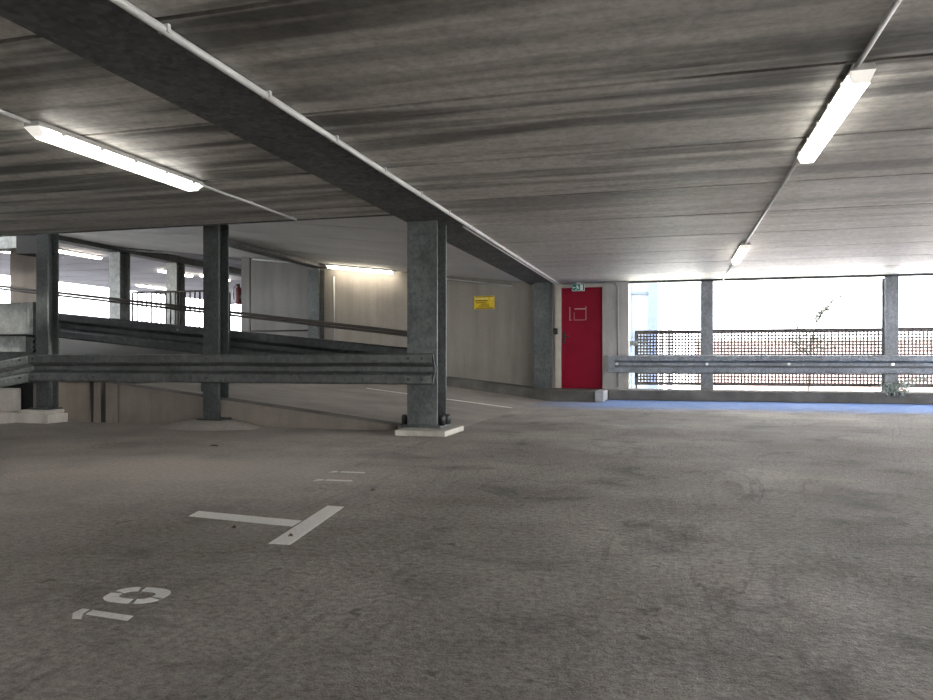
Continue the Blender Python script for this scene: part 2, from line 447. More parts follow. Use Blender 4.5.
# ---- facade side: platform, pier, kerb
mb = MB()
path = [(-1.16, 12.86), (-1.6, 12.92), (-2.3, 13.16), (-3.1, 13.38), (-4.2, 13.52), (-6, 13.6), (-8.7, 13.62)]
top = [(x, y, .18 + .93 * rampz(x)) for x, y in path]
n = len(path)
for (xa, ya, za), (xb, yb, zb) in zip(top, top[1:]):
    mb.poly([(xa, ya, za), (xb, yb, zb), (xb, BACK + .05, zb), (xa, BACK + .05, za)])
    mb.poly([(xa, ya, -.05), (xb, yb, -.05), (xb, yb, zb), (xa, ya, za)])
xa, ya, za = top[0]
mb.poly([(xa, ya, -.05), (xa, ya, za), (xa, BACK + .05, za), (xa, BACK + .05, -.05)])
struct(mb, 'kerb', M_KERB, 'curved concrete kerb in front of the red door and along the ramp wall', 'kerb', smooth=False)
mb = MB(); mb.box(-1.30, 12.84, .0, -1.145, 13.66, .188)
struct(mb, 'kerb_end', M_KERB_W, 'white-painted end block of the kerb before the red door', 'kerb', bevel=.02)
mb = MB(); mb.box(-1.14, 13.7, 0, 8.25, 14.35, .18)
struct(mb, 'kerb', M_KERB, 'long low concrete kerb under the facade openings', 'kerb', bevel=.015)
mb = MB(); mb.box(-2.2, 14.04, -.1, -2.05, 14.35, CEIL)                # left jamb wall
mb.box(-2.05, 14.04, 2.08, -1.26, 14.35, CEIL)
struct(mb, 'wall_door', M_PIER)
mb = MB(); mb.box(-1.26, 13.95, 0, -.80, 14.35, CEIL)
struct(mb, 'wall_pier', M_PIER, 'pale concrete pier between the red door and the first opening', 'wall')
mb = MB(); mb.box(-2.3, 14.35, -.2, -.8, 14.5, CEIL + .3); struct(mb, 'wall_behind_door', M_WALL_DK)
# steel angle along the top of the openings
mb = MB(); mb.box(-.8, 14.0, CEIL - .035, 8.25, 14.1, CEIL - .002); struct(mb, 'trim_4', M_GALV_DK)

# ---- the red door
dx0, dx1, dz0, dz1 = -2.03, -1.275, .185, 2.06
mb = MB(); mb.box(dx0, 14.045, dz0, dx1, 14.10, dz1)
door = struct(mb, 'door_1', M_RED, 'dark red steel fire door with pale tape marks', 'door', bevel=.004)
mb = MB(); mb.box(-2.145, 13.99, .18, -2.035, 14.06, 2.085); mb.box(-2.145, 13.99, 2.065, -1.262, 14.06, 2.13)
mb.box(-1.272, 13.99, .18, -1.258, 14.06, 2.085)
fr = mb.build('door_frame', M_CREAM, door, bevel=.004)
h = MB(); h.box(-2.01, 14.03, 1.02, -1.965, 14.045, 1.24); h.build('handle_plate', M_BLACK, door, bevel=.004)
h = MB(); h.tube([(-1.988, 14.03, 1.15), (-1.988, 13.985, 1.15), (-1.975, 13.98, 1.15), (-1.87, 13.98, 1.15)], .011, 8)
tag(h.build('door_handle', M_BLACK, door, smooth=True), 'black lever handle')
def residue(x0, z0, x1, z1):
    q = MB(); q.box(x0, 14.0425, z0, x1, 14.0445, z1); q.build('tape_residue', M_RESIDUE, door)
residue(-1.885, 1.45, -1.870, 1.70); residue(-1.79, 1.655, -1.58, 1.675); residue(-1.585, 1.46, -1.573, 1.71)
residue(-1.80, 1.455, -1.58, 1.463); residue(-1.885, 1.455, -1.84, 1.463); residue(-1.80, 1.47, -1.792, 1.60)

# ---- exit sign hung over the door
ex = thing('exit_sign', 'green emergency exit sign above the red door', 'sign', (-1.70, 13.9, 2.0))
m = MB(); m.box(-1.815, 13.88, 1.985, -1.585, 13.91, 2.115); m.build('sign_box', M_WHITE, ex, bevel=.004)
m = MB(); m.box(-1.808, 13.874, 1.992, -1.592, 13.88, 2.108); m.build('sign_face', M_GREEN, ex)
m = MB()   # running figure, arrow and doorway pictogram
Y = 13.872
def flat(pts): m.prism([(-1.70 + a, Y, 2.05 + b) for a, b in pts], (0, .0018, 0))
flat([(.035, -.05), (.085, -.05), (.085, .05), (.035, .05)])
flat([(-.020 + .012 * math.cos(k * PI / 4), .036 + .012 * math.sin(k * PI / 4)) for k in range(8)])
flat([(-.032, .022), (-.006, .020), (.002, -.012), (-.020, -.014)])
flat([(-.006, .018), (.022, .006), (.022, -.002), (-.004, .006)])
flat([(-.030, .020), (-.056, .002), (-.050, -.004), (-.026, .010)])
flat([(-.004, -.010), (.022, -.026), (.018, -.046), (.010, -.046), (.010, -.028), (-.014, -.014)])
flat([(-.020, -.012), (-.036, -.034), (-.060, -.036), (-.060, -.044), (-.032, -.044), (-.008, -.016)])
flat([(-.100, .0), (-.080, .022), (-.080, .008), (-.062, .008), (-.062, -.008), (-.080, -.008), (-.080, -.022)])
m.build('pictogram', M_WHITE, ex)
m = MB(); m.box(-1.74, 13.885, 2.115, -1.66, 13.905, CEIL - .001); m.build('bracket', M_PIPE, ex)

# ------------------------------------------------------------------ steel columns
def hcol(x0, x1, y, z0, z1, label, mat, d=None, tf=.018, tw=.012, base=True, anchors=(), group=None):
    w = x1 - x0; d = d or w
    t = thing('steel_column', label, 'column', ((x0 + x1) / 2, y + d / 2, z0), group)
    zb = z0 + (.02 if base else 0)
    for yy in (y, y + d - tf):
        b = MB(); b.box(x0, yy, zb, x1, yy + tf, z1); b.build('flange', mat, t, bevel=.003)
    b = MB(); xc = (x0 + x1) / 2; b.box(xc - tw / 2, y + tf, zb, xc + tw / 2, y + d - tf, z1); b.build('web', mat, t)
    if base:
        b = MB(); b.box(x0 - .05, y - .05, z0, x1 + .05, y + d + .05, z0 + .02); bp = b.build('base_plate', mat, t, bevel=.003)
    for ax, ay, r in anchors:
        b = MB(); b.lathe((ax, ay, z0 + .02), [(r, 0), (r, .075), (r * .85, .095), (r * .3, .102)], 16)
        b.build('anchor_cap', M_BOLT, bp, smooth=True)
    return t

c0, c1 = -2.588, -2.27
pl = MB(); pl.box(-2.60, 6.80, 0, -2.09, 7.46, .055)
cC = hcol(c0, c1, ROW, .055, CEIL - .026, 'thick galvanised steel column at the guard rail end, nearest the camera', M_GALV,
          anchors=[(-2.245, 7.20, .033), (-2.245, 7.36, .045), (-2.645, 7.20, .030)])
pl.build('plinth', M_PLINTH, cC, bevel=.008)
hB = hcol(-4.946, -4.75, ROW, .075, cz(-4.7), 'slim galvanised column at the middle of the long guard rail', M_GALV_DK)
hA = hcol(-7.188, -7.02, ROW, .15, cz(-6.99), 'slim galvanised column at the left end of the long guard rail', M_GALV_DK)
# concrete skirt trowelled round the foot of the middle column
m = MB()
rings = []
for k, (s, z) in enumerate([(1.0, 0.0), (.72, .045), (.42, .076)]):
    rings.append([(-4.84 + s * .62 * math.cos(a), 7.16 + s * .42 * math.sin(a) * (1 if math.sin(a) < 0 else .3), z) for a in [2 * PI * i / 28 for i in range(28)]])
for a, b in zip(rings, rings[1:]):
    for i in range(28):
        j = (i + 1) % 28; m.poly([a[i], a[j], b[j], b[i]])
m.poly(rings[-1])
tag(m.build('concrete_skirt', M_FLOOR), 'low trowelled concrete mound round the middle slim column foot', 'mound')
m = MB(); m.box(-7.34, 6.98, 0, -6.88, 7.28, .105)
m.box(-7.32, 7.0, .105, -6.92, 7.27, .15)
pa = m.build('plinth', M_PLINTH, hA, bevel=.012)
# left of it: paler kerb block and cream wall piece
m = MB(); m.box(-8.6, 6.72, 0, -7.36, 7.25, .12)
tag(m.build('kerb_block', M_PLINTH, bevel=.01), 'pale concrete kerb block at the left edge of the picture', 'kerb')
m = MB(); m.box(-8.6, 7.13, .12, -7.52, 7.24, .39)
tag(m.build('parapet_block', M_PLINTH, bevel=.015), 'cream concrete parapet under the sloping guard rail at far left', 'wall block')

cD = hcol(-2.475, -2.185, 13.58, .18, CEIL - .026, 'galvanised steel column left of the red door', M_GALV, base=False)
m = MB(); m.box(-2.15, 13.80, 1.19, -2.09, 13.99, 1.30)
sw = tag(m.build('switch_box', M_BLACK, bevel=.006), 'small black switch box beside the red door frame', 'switch')
hcol(-7.05, -6.81, 13.62, rampz(-6.9) + .15, wall_top(-7.05) - .22, 'galvanised column against the ramp wall between grey and lit concrete', M_GALV, base=False)
for i, (xa, xb, yy) in enumerate([(.462, .672, 14.02), (3.412, 3.622, 14.02), (6.41, 6.62, 14.02)]):
    if i == 2: continue
    hcol(xa, xb, yy, .18, CEIL - .036, ['slim grey facade column nearest the red door between mesh screens', 'slim grey facade column at right with shrub at its foot'][i], M_GALV_BLUE, base=False)
for yy, lab in ((14.25, 'pale upper deck column nearest the ramp head, left of the railing'), (16.25, 'pale upper deck column standing behind the thin bar railing')):
    hcol(UPX - .15, UPX + .15, yy, UPZ, UPC - .17, lab, M_GALV_LT, d=.34, base=False)

# ------------------------------------------------------------------ guard rails
WP = [(.055, .155), (.078, .148), (.083, .138), (.083, .066), (.076, .056), (.012, .030), (.004, .024), (.004, -.024), (.012, -.030),
      (.076, -.056), (.083, -.066), (.083, -.138), (.078, -.148), (.055, -.155)]
def wbeam(p0, p1, out, name, mat, parent, flare=False):
    """W profile swept from p0 to p1 (line through the profile centre, at the back face)"""
    p0, p1, out = Vector(p0), Vector(p1), Vector(out)
    m = MB(); loop = [(o, z) for o, z in WP] + [(o - .006, z) for o, z in reversed(WP)]
    def ring(p, k=1., dz=0): return [tuple(p + out * (o * k) + Vector((0, 0, z))) for o, z in loop]
    a, b = ring(p0), ring(p1); n = len(loop)
    m.v = a + b
    for i in range(n):
        j = (i + 1) % n; m.f.append((i, j, n + j, n + i)); m.mi.append(0)
    k = len(WP)
    for base in (0, n):
        for i in range(k - 1):
            m.f.append((base + i, base + i + 1, base + n - 2 - i, base + n - 1 - i)); m.mi.append(0)
    return m.build(name, mat, parent)
def bolt(p, out, parent, r=.013, mat=None):
    p = Vector(p); out = Vector(out); m = MB()
    m.tube([p, p + out * .012], r, 8); m.build('bolt', mat or M_BOLT, parent)

OUT = (0, -1, 0)
t = thing('guard_rail', 'long level steel guard rail along the front of the column row', 'guard rail', (-4.8, 7.1, .48))
rl = wbeam((-7.205, 7.118, .635), (-2.305, 7.118, .640), OUT, 'rail', M_RAIL, t)
for x in (-2.40, -2.545): 
    for z in (.745, .538): bolt((x, 7.036, z), OUT, rl)
for x in (-4.84, -6.3, -7.15):
    for z in (.742, .535): bolt((x, 7.036, z), OUT, rl, .010)
m = MB()   # curled end piece
m.tube([(-2.312, 7.05, .80), (-2.296, 7.06, .775), (-2.296, 7.085, .72), (-2.290, 7.105, .67), (-2.284, 7.108, .635), (-2.290, 7.105, .60), (-2.296, 7.085, .55), (-2.296, 7.06, .50), (-2.312, 7.05, .485)], .009, 6)
m.build('end_piece', M_RAIL, t, smooth=True)

t = thing('guard_rail', 'short sloping guard rail left of the slim column at the picture edge', 'guard rail', (-7.7, 7.1, .45))
rl = wbeam((-8.5, 7.118, .42), (-7.215, 7.118, .628), OUT, 'rail', M_GALV_LT, t)
for x, z in ((-7.32, .725), (-7.32, .52), (-7.62, .70), (-7.62, .49)): bolt((x, 7.022, z), OUT, rl, .012)

t = thing('guard_rail', 'dark guard rail sloping along the near edge of the ramp', 'guard rail', (-5, 7.6, .8))
def rz(x): return .863 + (x + 2.786) * (1.306 - .863) / (-7.307 + 2.786)
rl = wbeam((-11.6, 7.66, rz(-11.6) - .155), (-2.66, 7.66, rz(-2.66) - .155), OUT, 'rail', M_RAIL_DK, t)
for x in (-2.62, -5.30, -7.66, -9.9):
    m = MB(); m.box(x - .05, 7.665, rampz(x), x + .05, 7.76, rz(x)); m.build('post', M_RAIL_DK, t)
for x in (-3.5, -5.6, -6.4):
    bolt((x, 7.578, rz(x) - .06), OUT, rl, .012, M_BOLT_LT if x == -5.6 else None)

t = thing('handrail', 'thin dark brown handrail above the ramp guard rail', 'handrail', (-5, 7.7, 1.0))
def hz(x): return 1.029 + (x + 2.786) * (1.553 - 1.029) / (-7.307 + 2.786)
m = MB(); m.tube([(-2.60, 7.70, hz(-2.6)), (-11.8, 7.70, hz(-11.8))], .018, 10); m.build('rail', M_HANDRAIL, t, smooth=True)
m = MB(); m.tube([(-2.60, 7.70, hz(-2.6) - .034), (-11.8, 7.70, hz(-11.8) - .034)], .014, 8); m.build('lower_bar', M_HANDRAIL, t, smooth=True)
for x in (-2.62, -5.30, -7.66, -9.9):
    m = MB(); m.box(x - .02, 7.765, rampz(x), x + .02, 7.80, hz(x) - .01); m.box(x - .02, 7.70, hz(x) - .03, x + .02, 7.80, hz(x) - .012)
    m.build('post', M_HANDRAIL, t)

t = thing('guard_rail', 'grey guard rail across the bright facade openings', 'guard rail', (3, 13.9, .5))
rl = wbeam((-1.10, 13.90, .64), (8.2, 13.90, .64), OUT, 'rail', M_GALV_BLUE, t)
m = MB(); m.box(-1.17, 13.812, .49, -1.03, 13.832, .79); tag(m.build('end_plate', M_GALV_BLUE, t, bevel=.004), 'flat end plate on the concrete pier')
for x in (-1.0, .56, 1.9, 3.5):
    bolt((x, 13.896, .645), OUT, rl, .028, M_BOLT_LT)
for x, ye in ((-.92, 13.948), (.567, 14.018), (3.517, 14.018)):
    m = MB(); m.box(x - .05, 13.908, .56, x + .05, ye, .72); m.build('spacer', M_GALV_BLUE, t)

# ------------------------------------------------------------------ perforated screens behind the facade
def screen(x0, x1, z0, z1, label):
    t = thing('mesh_screen', label, 'screen', ((x0 + x1) / 2, 14.5, z0), 'perforated screens in the facade openings')
    p = .0575; hole = .031
    nx = int((x1 - x0 - .05) / p); nz = int((z1 - z0 - .05) / p)
    mx = ((x1 - x0) - nx * p + (p - hole)) / 2; mz = ((z1 - z0) - nz * p + (p - hole)) / 2
    xs = [x0]; zs = [z0]
    for i in range(nx): xs += [x0 + mx + i * p, x0 + mx + i * p + hole]
    for i in range(nz): zs += [z0 + mz + i * p, z0 + mz + i * p + hole]
    xs.append(x1); zs.append(z1)
    me = bpy.data.meshes.new('perforated_sheet'); V = []; Fc = []
    W = len(xs)
    for z in zs:
        for x in xs: V.append((x, 14.48, z))
    for j in range(len(zs) - 1):
        for i in range(W - 1):
            if i % 2 == 1 and j % 2 == 1: continue
            Fc.append((j * W + i, j * W + i + 1, (j + 1) * W + i + 1, (j + 1) * W + i))
    me.from_pydata(V, [], Fc); me.materials.append(M_MESH)
    o = bpy.data.objects.new('perforated_sheet', me); link(o, t)
    s = o.modifiers.new('solid', 'SOLIDIFY'); s.thickness = .006
    for xx in (x0 + .015, x1 - .045):
        m = MB(); m.box(xx, 14.49, -.12, xx + .03, 14.52, z1 - .02); m.build('post', M_MESH, t)
    m = MB(); m.box(x0, 14.47, z1 - .012, x1, 14.50, z1 + .012); m.build('top_edge', M_MESH, t)
    return t
screen(-.715, .60, .245, 1.255, 'dark perforated screen in the first facade opening beside the pier')
screen(.62, 3.58, .245, 1.262, 'long dark perforated screen in the middle facade opening')
screen(3.62, 6.4, .245, 1.268, 'dark perforated screen at the right picture edge')
for z in (.52, .98):
    m = MB(); m.box(-.82, 14.42, z, -.66, 14.475, z + .09); tag(m.build('screen_bracket', M_GALV_LT), ('upper' if z > .7 else 'lower') + ' steel bracket holding the first screen to the pier', 'bracket', None)

# ------------------------------------------------------------------ fluorescent lamps
def lamp(p0, p1, label, name='fluorescent_lamp', diff=M_DIFF, w=.12, drop=.085, group='fluorescent ceiling lamps', clips=True, detail=True):
    """tub light fixed to the soffit, p0 -> p1 along the soffit"""
    p0, p1 = Vector(p0), Vector(p1); L = (p1 - p0).length; d = (p1 - p0).normalized()
    u = d.cross(Vector((0, 0, 1))).normalized(); dn = d.cross(u); dn = dn if dn.z < 0 else -dn
    t = thing(name, label, 'ceiling lamp', tuple((p0 + p1) / 2), group)
    P = lambda a, b, c: tuple(p0 + d * a + u * b + dn * c)
    # housing: shallow tray
    m = MB(); hw = w / 2
    m.prism([P(0, -hw * .8, 0.0005), P(0, hw * .8, .0005), P(0, hw, .035), P(0, -hw, .035)], d * L)
    hs = m.build('housing', M_HOUS, t, bevel=.004 if detail else 0)
    # diffuser: tapered trough with sloping ends
    m = MB(); e = .055 if detail else 0.0
    a = [P(e, -hw * .92, .035), P(e, hw * .92, .035), P(e + .015, hw * .62, drop), P(e + .015, -hw * .62, drop)]
    b = [P(L - e, -hw * .92, .035), P(L - e, hw * .92, .035), P(L - e - .015, hw * .62, drop), P(L - e - .015, -hw * .62, drop)]
    n = len(m.v); m.v += a + b
    for q in ((0, 1, 5, 4), (1, 2, 6, 5), (2, 3, 7, 6), (3, 0, 4, 7), (3, 2, 1, 0), (4, 5, 6, 7)): m.f.append(q); m.mi.append(0)
    m.build('diffuser', diff, t)
    if detail:
        for s0, s1 in ((0.0, e), (L, L - e)):
            m = MB()
            a = [P(s0, -hw * .92, .035), P(s0, hw * .92, .035), P(s1, hw * .62, drop - .004), P(s1, -hw * .62, drop - .004)]
            a2 = [P(s1, -hw * .92, .035), P(s1, hw * .92, .035)]
            m.poly([a[0], a[1], a[2], a[3]]); m.poly([a[0], a[3], a2[0]]); m.poly([a[1], a2[1], a[2]])
            m.poly([a2[0], a[3], a[2], a2[1]]); m.poly([a[0], a2[0], a2[1], a[1]])
            m.build('end_cap', M_DIFF_CAP, t)
        if clips:
            for k in range(5):
                s = L * (.1 + .2 * k)
                for sg in (-1, 1):
                    m = MB(); q = [P(s, sg * hw * .98, .022), P(s + .03, sg * hw * .98, .022), P(s + .03, sg * hw * .98, .05), P(s, sg * hw * .98, .05)]
                    m.prism(q, u * sg * .008); m.build('clip', M_HOUS, hs)
    return t
lamp((.865, 3.93, CEIL), (.865, 5.56, CEIL), 'bright tube lamp on the ceiling nearest the camera at upper right')
lamp((.835, 9.65, CEIL), (.835, 11.25, CEIL), 'small distant tube lamp on the ceiling before the facade openings')
lamp((-3.65, 3.58, CEIL), (-3.65, 5.19, CEIL), 'long bright tube lamp over the parking bays at upper left')
lamp((.865, -2.0, CEIL), (.865, -.4, CEIL), 'unseen tube lamp added over the lane behind the camera')  # added out of view for its light, continuing the lane row
lamp((-3.65, -2.2, CEIL), (-3.65, -.6, CEIL), 'unseen tube lamp added over the parking bays behind the camera')  # likewise added for its light, continuing the bay row out of view
lamp((-6.70, 13.72, cz(-6.70)), (-5.22, 13.72, cz(-5.22)), 'warm tube lamp along the top of the ramp wall', diff=M_DIFF_WARM, w=.11)
for x, y, lab in ((-13.95, 14.3, 'glowing upper deck lamp seen just right of the left slim column'), (-17.9, 22.0, 'glowing upper deck lamp low between the two pale columns'),
             (-14.3, 18.5, 'glowing upper deck lamp left of the pale column behind the railing'), (-13.9, 19.9, 'glowing upper deck lamp right of the pale column behind the railing'),
             (-15.2, 13.2, 'glowing upper deck lamp at the left picture edge')):
    lamp((x, y, UPC), (x, y + 1.5, UPC), lab, diff=M_DIFF_WARM, detail=False)

# ------------------------------------------------------------------ conduits
def conduit(pts, r, label, mat=M_PIPE, clips=(), name='conduit'):
    t = thing(name, label, 'pipe', pts[0])
    m = MB(); m.tube(pts, r, 10); pp = m.build('pipe', mat, t, smooth=True)
    a, b = Vector(pts[0]), Vector(pts[1])
    d = (b - a).normalized(); side = d.cross(Vector((0, 0, 1)))
    side = side.normalized() if side.length > .1 else Vector((1, 0, 0))
    for s in clips:
        p = a + d * s; m = MB()
        q = [p + side * (r + .006) - d * .01 + Vector((0, 0, -r * .6)), p + side * (r + .006) + d * .01 + Vector((0, 0, -r * .6)),
             p + side * (r + .006) + d * .01 + Vector((0, 0, r + .004)), p + side * (r + .006) - d * .01 + Vector((0, 0, r + .004))]
        m.prism(q, -side * (2 * r + .012)); m.build('clip', mat, pp)
    return t
conduit([(-2.062, -5.9, CEIL - .024), (-2.062, 13.85, CEIL - .024)], .019, 'thick white conduit along the edge of the dark ceiling beam', clips=[.4 + .82 * k for k in range(24)])
conduit([(-2.108, 7.5, CEIL - .036), (-2.108, 13.85, CEIL - .036)], .010, 'thin second conduit under the beam beyond the thick column', clips=())
conduit([(.835, -.4, CEIL - .018), (.835, 3.92, CEIL - .018)], .012, 'thin white conduit feeding the lamp at upper right from behind', clips=[2.0, 3.5])
conduit([(.835, 5.57, CEIL - .014), (.835, 9.64, CEIL - .014)], .012, 'thin white conduit between the two lane lamps', clips=[.8, 1.9, 3.0])
conduit([(.835, 11.26, CEIL - .014), (.835, 13.95, CEIL - .014)], .012, 'thin white conduit from the distant lamp to the facade', clips=[.9, 1.8])
conduit([(-3.65, -.6, CEIL - .014), (-3.65, 3.57, CEIL - .014)], .012, 'thin white conduit entering the bay lamp at left', clips=[3.9])
conduit([(-3.65, 5.20, CEIL - .014), (-3.65, 6.8, CEIL - .014)], .011, 'thin white conduit from the bay lamp to the slab edge', clips=[.05, .75, 1.5])
conduit([(-2.0, 13.932, CEIL - .022), (-1.12, 13.932, CEIL - .022), (-1.02, 13.932, CEIL - .05), (-.985, 13.932, CEIL - .12), (-.985, 13.932, .22)], .016, 'grey conduit over the red door bending down the pier', M_PIPE_GREY)
conduit([(-2.95, BACK - .02, wall_top(-2.95) - .16), (-4.9, BACK - .02, wall_top(-4.9) - .13)], .012, 'thin conduit along the top of the ramp wall above the yellow sign', M_PIPE)
conduit([(-8.45, BACK - .06, wall_top(-8.45) - .10), (-7.08, BACK - .06, wall_top(-7.08) - .10)], .016, 'thin pale conduit along the top of the grey wall left of the column', M_PIPE)
conduit([(-6.62, BACK - .02, wall_top(-6.62) - .3), (-6.62, BACK - .02, .9)], .018, 'vertical conduit on the lit ramp wall beside the column', M_PIPE_GREY)
conduit([(-8.5, BACK - .07, 1.31), (-7.1, BACK - .07, 1.31)], .016, 'thin dark wall rail on the grey wall left of the column', M_HANDRAIL, name='wall_rail')

# ------------------------------------------------------------------ yellow sign
sg = thing('warning_sign', 'yellow printed notice on the concrete ramp wall', 'sign', (-3.5, BACK, 1.68))
m = MB(); m.box(-3.695, BACK - .012, 1.685, -3.295, BACK - .001, 1.935); m.build('sign_plate', M_YEL, sg, bevel=.003)
def bar(x0, z0, x1, z1, mat=M_SIGN_DK, nm='printed_line'):
    q = MB(); q.box(x0, BACK - .0145, z0, x1, BACK - .0125, z1); return q.build(nm, mat, sg)
bar(-3.675, 1.915, -3.32, 1.925); bar(-3.675, 1.865, -3.42, 1.90, M_SIGN_LT, 'pale_field'); bar(-3.37, 1.865, -3.32, 1.905, M_SIGN_LT, 'pale_field')
bar(-3.67, 1.835, -3.43, 1.852); bar(-3.66, 1.800, -3.46, 1.812); bar(-3.56, 1.772, -3.40, 1.784); bar(-3.60, 1.735, -3.39, 1.750); bar(-3.66, 1.695, -3.32, 1.712)

# ------------------------------------------------------------------ painted bay markings
ZP = .0012
def paint(polys, name, parent):
    m = MB()
    for p in polys: m.prism([(x, y, .0005) for x, y in p], (0, 0, ZP))
    return m.build(name, M_PAINT, parent)
t = thing('bay_marking', 'large white painted T between the parking bay numbers', 'road marking', (-1.6, 3.1, 0))
paint([[(-1.695, 3.485), (-1.600, 3.478), (-1.485, 2.712), (-1.578, 2.706)]], 'cross_bar', t)
paint([[(-2.215, 3.075), (-2.245, 3.195), (-1.652, 3.130), (-1.636, 3.010)]], 'stem', t)
t = thing('bay_number', 'white stencilled parking number 10 on the floor', 'road marking', (-1.6, 1.95, 0))
d = paint([[(-1.668, 1.778), (-1.702, 1.818), (-1.704, 1.859), (-1.678, 1.856), (-1.670, 1.822), (-1.640, 1.783)],
           [(-1.658, 1.819), (-1.666, 1.856), (-1.512, 1.843), (-1.503, 1.806)]], 'digit', t)
def zero(cx, cy, a, b, st, rot, gaps, parent):
    def pt(th, k):
        c, s = math.cos(th), math.sin(th); e = .74
        x = (a - k) * math.copysign(abs(c) ** e, c); y = (b - k) * math.copysign(abs(s) ** e, s)
        return (cx + x * math.cos(rot) - y * math.sin(rot), cy + x * math.sin(rot) + y * math.cos(rot))
    polys = []
    for g0, g1 in zip(gaps, gaps[1:] + [gaps[0] + 2 * PI]):
        n = 8; ga = g0 + .09; gb = g1 - .09
        ths = [ga + (gb - ga) * i / n for i in range(n + 1)]
        for p, q in zip(ths, ths[1:]):
            polys.append([pt(p, 0), pt(q, 0), pt(q, st), pt(p, st)])
    return paint(polys, 'digit', parent)
zero(-1.634, 2.010, .097, .078, .041, .06, [math.radians(x) for x in (-77, -9, 103, 174)], t)
t = thing('bay_number', 'faded thin white parking number 11 on the floor', 'road marking', (-2.0, 4.4, 0))
for (dx, dy) in ((0, 0), (-.055, .325)):
    paint([[(-2.125 + dx, 4.165 + dy), (-2.115 + dx, 4.235 + dy), (-2.085 + dx, 4.235 + dy), (-2.075 + dx, 4.195 + dy)],
           [(-2.062 + dx, 4.195 + dy), (-2.058 + dx, 4.240 + dy), (-1.895 + dx, 4.245 + dy), (-1.888 + dx, 4.195 + dy)]], 'digit', t)

# small litter on the floor
def leaf(x, y, s, rot, label, mat=M_DEADLEAF):
    m = MB(); pts = []
    for k in range(9):
        u = k / 8; w = math.sin(PI * u) ** .8 * .32 * s
        pts.append((u * s - s / 2, w, .004 + .010 * math.sin(3 * u)))
    low = [(a, -b * .8, c * .5 + .001) for a, b, c in reversed(pts[1:-1])]
    P = [(x + a * math.cos(rot) - b * math.sin(rot), y + a * math.sin(rot) + b * math.cos(rot), c) for a, b, c in pts + low]
    m.prism(P, (0, 0, .002))
    return tag(m.build('dead_leaf' if mat is M_DEADLEAF else 'stone_chip', mat), label, 'leaf' if mat is M_DEADLEAF else 'stone')
leaf(-1.545, 2.83, .02, .4, 'curled dead leaf lying on the lower arm of the painted T')
leaf(-1.86, 2.90, .024, .1, 'small dead leaf below the stem of the painted T')
leaf(-1.63, 3.93, .035, 1.1, 'thin dead leaf between the painted T and number 11')
leaf(-3.75, 5.55, .08, .5, 'dark leaf lying far out on the empty bay floor')
leaf(-1.95, 3.95, .03, .3, 'pale stone chip between the painted T and number 11', M_STONE)

# ------------------------------------------------------------------ left edge: galvanised sheet panels and concrete pier
t = thing('sheet_panel', 'galvanised sheet panel with a ribbed right end at the left picture edge', 'panel', (-7.8, 7.2, 1.03))
m = MB(); m.box(-8.6, 7.17, 1.03, -7.36, 7.22, 1.405); m.build('sheet', M_GALV_LT, t, bevel=.004)
m = MB(); m.box(-7.36, 7.16, 1.025, -7.275, 7.23, 1.41); m.build('edge_rib', M_GALV_LT, t, bevel=.006)
t = thing('sheet_panel', 'lower crumpled pale sheet under the ribbed panel at left', 'panel', (-7.8, 7.2, .82))
m = MB(); m.box(-8.6, 7.24, .45, -7.30, 7.258, 1.40); m.build('gap_blocker', M_RAIL_DK, t)  # added dark sheet, blocks the bright view through the panel gaps
m = MB(); m.box(-8.6, 7.20, .82, -7.42, 7.235, 1.01); m.build('sheet', M_GALV_LT, t, bevel=.004)
m = MB(); pts = [(-7.42, 1.01)] + [(-7.33 + (.035 if k % 2 else 0), 1.0 - .03 * k) for k in range(7)] + [(-7.42, .82)]
m.prism([(x, 7.205, z) for x, z in pts], (0, .03, 0)); m.build('torn_edge', M_GALV_DK, t)
m = MB(); m.box(-8.5, 8.0, .6, -8.06, 8.2, 2.75)
struct(m, 'wall_stub', M_SIDE, 'brownish concrete stub behind the left sheet panels', 'wall')
m = MB(); m.box(-9.2, 7.62, 2.14, -7.98, 7.85, 2.42)
struct(m, 'ceiling_edge', M_GALV_LT, 'pale edge beam under the slab at far left', 'beam')
m = MB(); m.box(-7.98, 7.60, 2.06, -7.60, 7.88, 2.5); struct(m, 'ceiling_edge_end', M_DARK_ROUGH)

# ------------------------------------------------------------------ upper deck railing and extinguisher
t = thing('bar_railing', 'thin dark vertical bar railing on the upper deck', 'railing', (-10.7, 14.6, UPZ))
m = MB(); m.tube([(-12.0, 14.6, 2.25), (-9.62, 14.6, 2.25), (-9.52, 14.6, 2.24), (-9.46, 14.6, 2.17), (-9.46, 14.6, UPZ)], .022, 8); m.build('top_rail', M_HANDRAIL, t, smooth=True)
m = MB(); m.tube([(-12.0, 14.6, 1.27), (-9.46, 14.6, 1.27)], .016, 8); m.build('bottom_rail', M_HANDRAIL, t, smooth=True)
m = MB(); m.tube([(-12.0, 14.6, UPZ), (-12.0, 14.6, 2.25)], .022, 8); m.build('end_post', M_HANDRAIL, t, smooth=True)
for k in range(1, 20):
    x = -12.0 + k * .127
    m = MB(); m.tube([(x, 14.6, 1.27), (x, 14.6, 2.24)], .018, 6); m.build('bar', M_HANDRAIL, t, smooth=True)
m = MB(); m.tube([(-9.46, 14.6, 1.95), (-8.75, 14.4, 1.95)], .016, 8); m.build('side_rail', M_HANDRAIL, t, smooth=True)

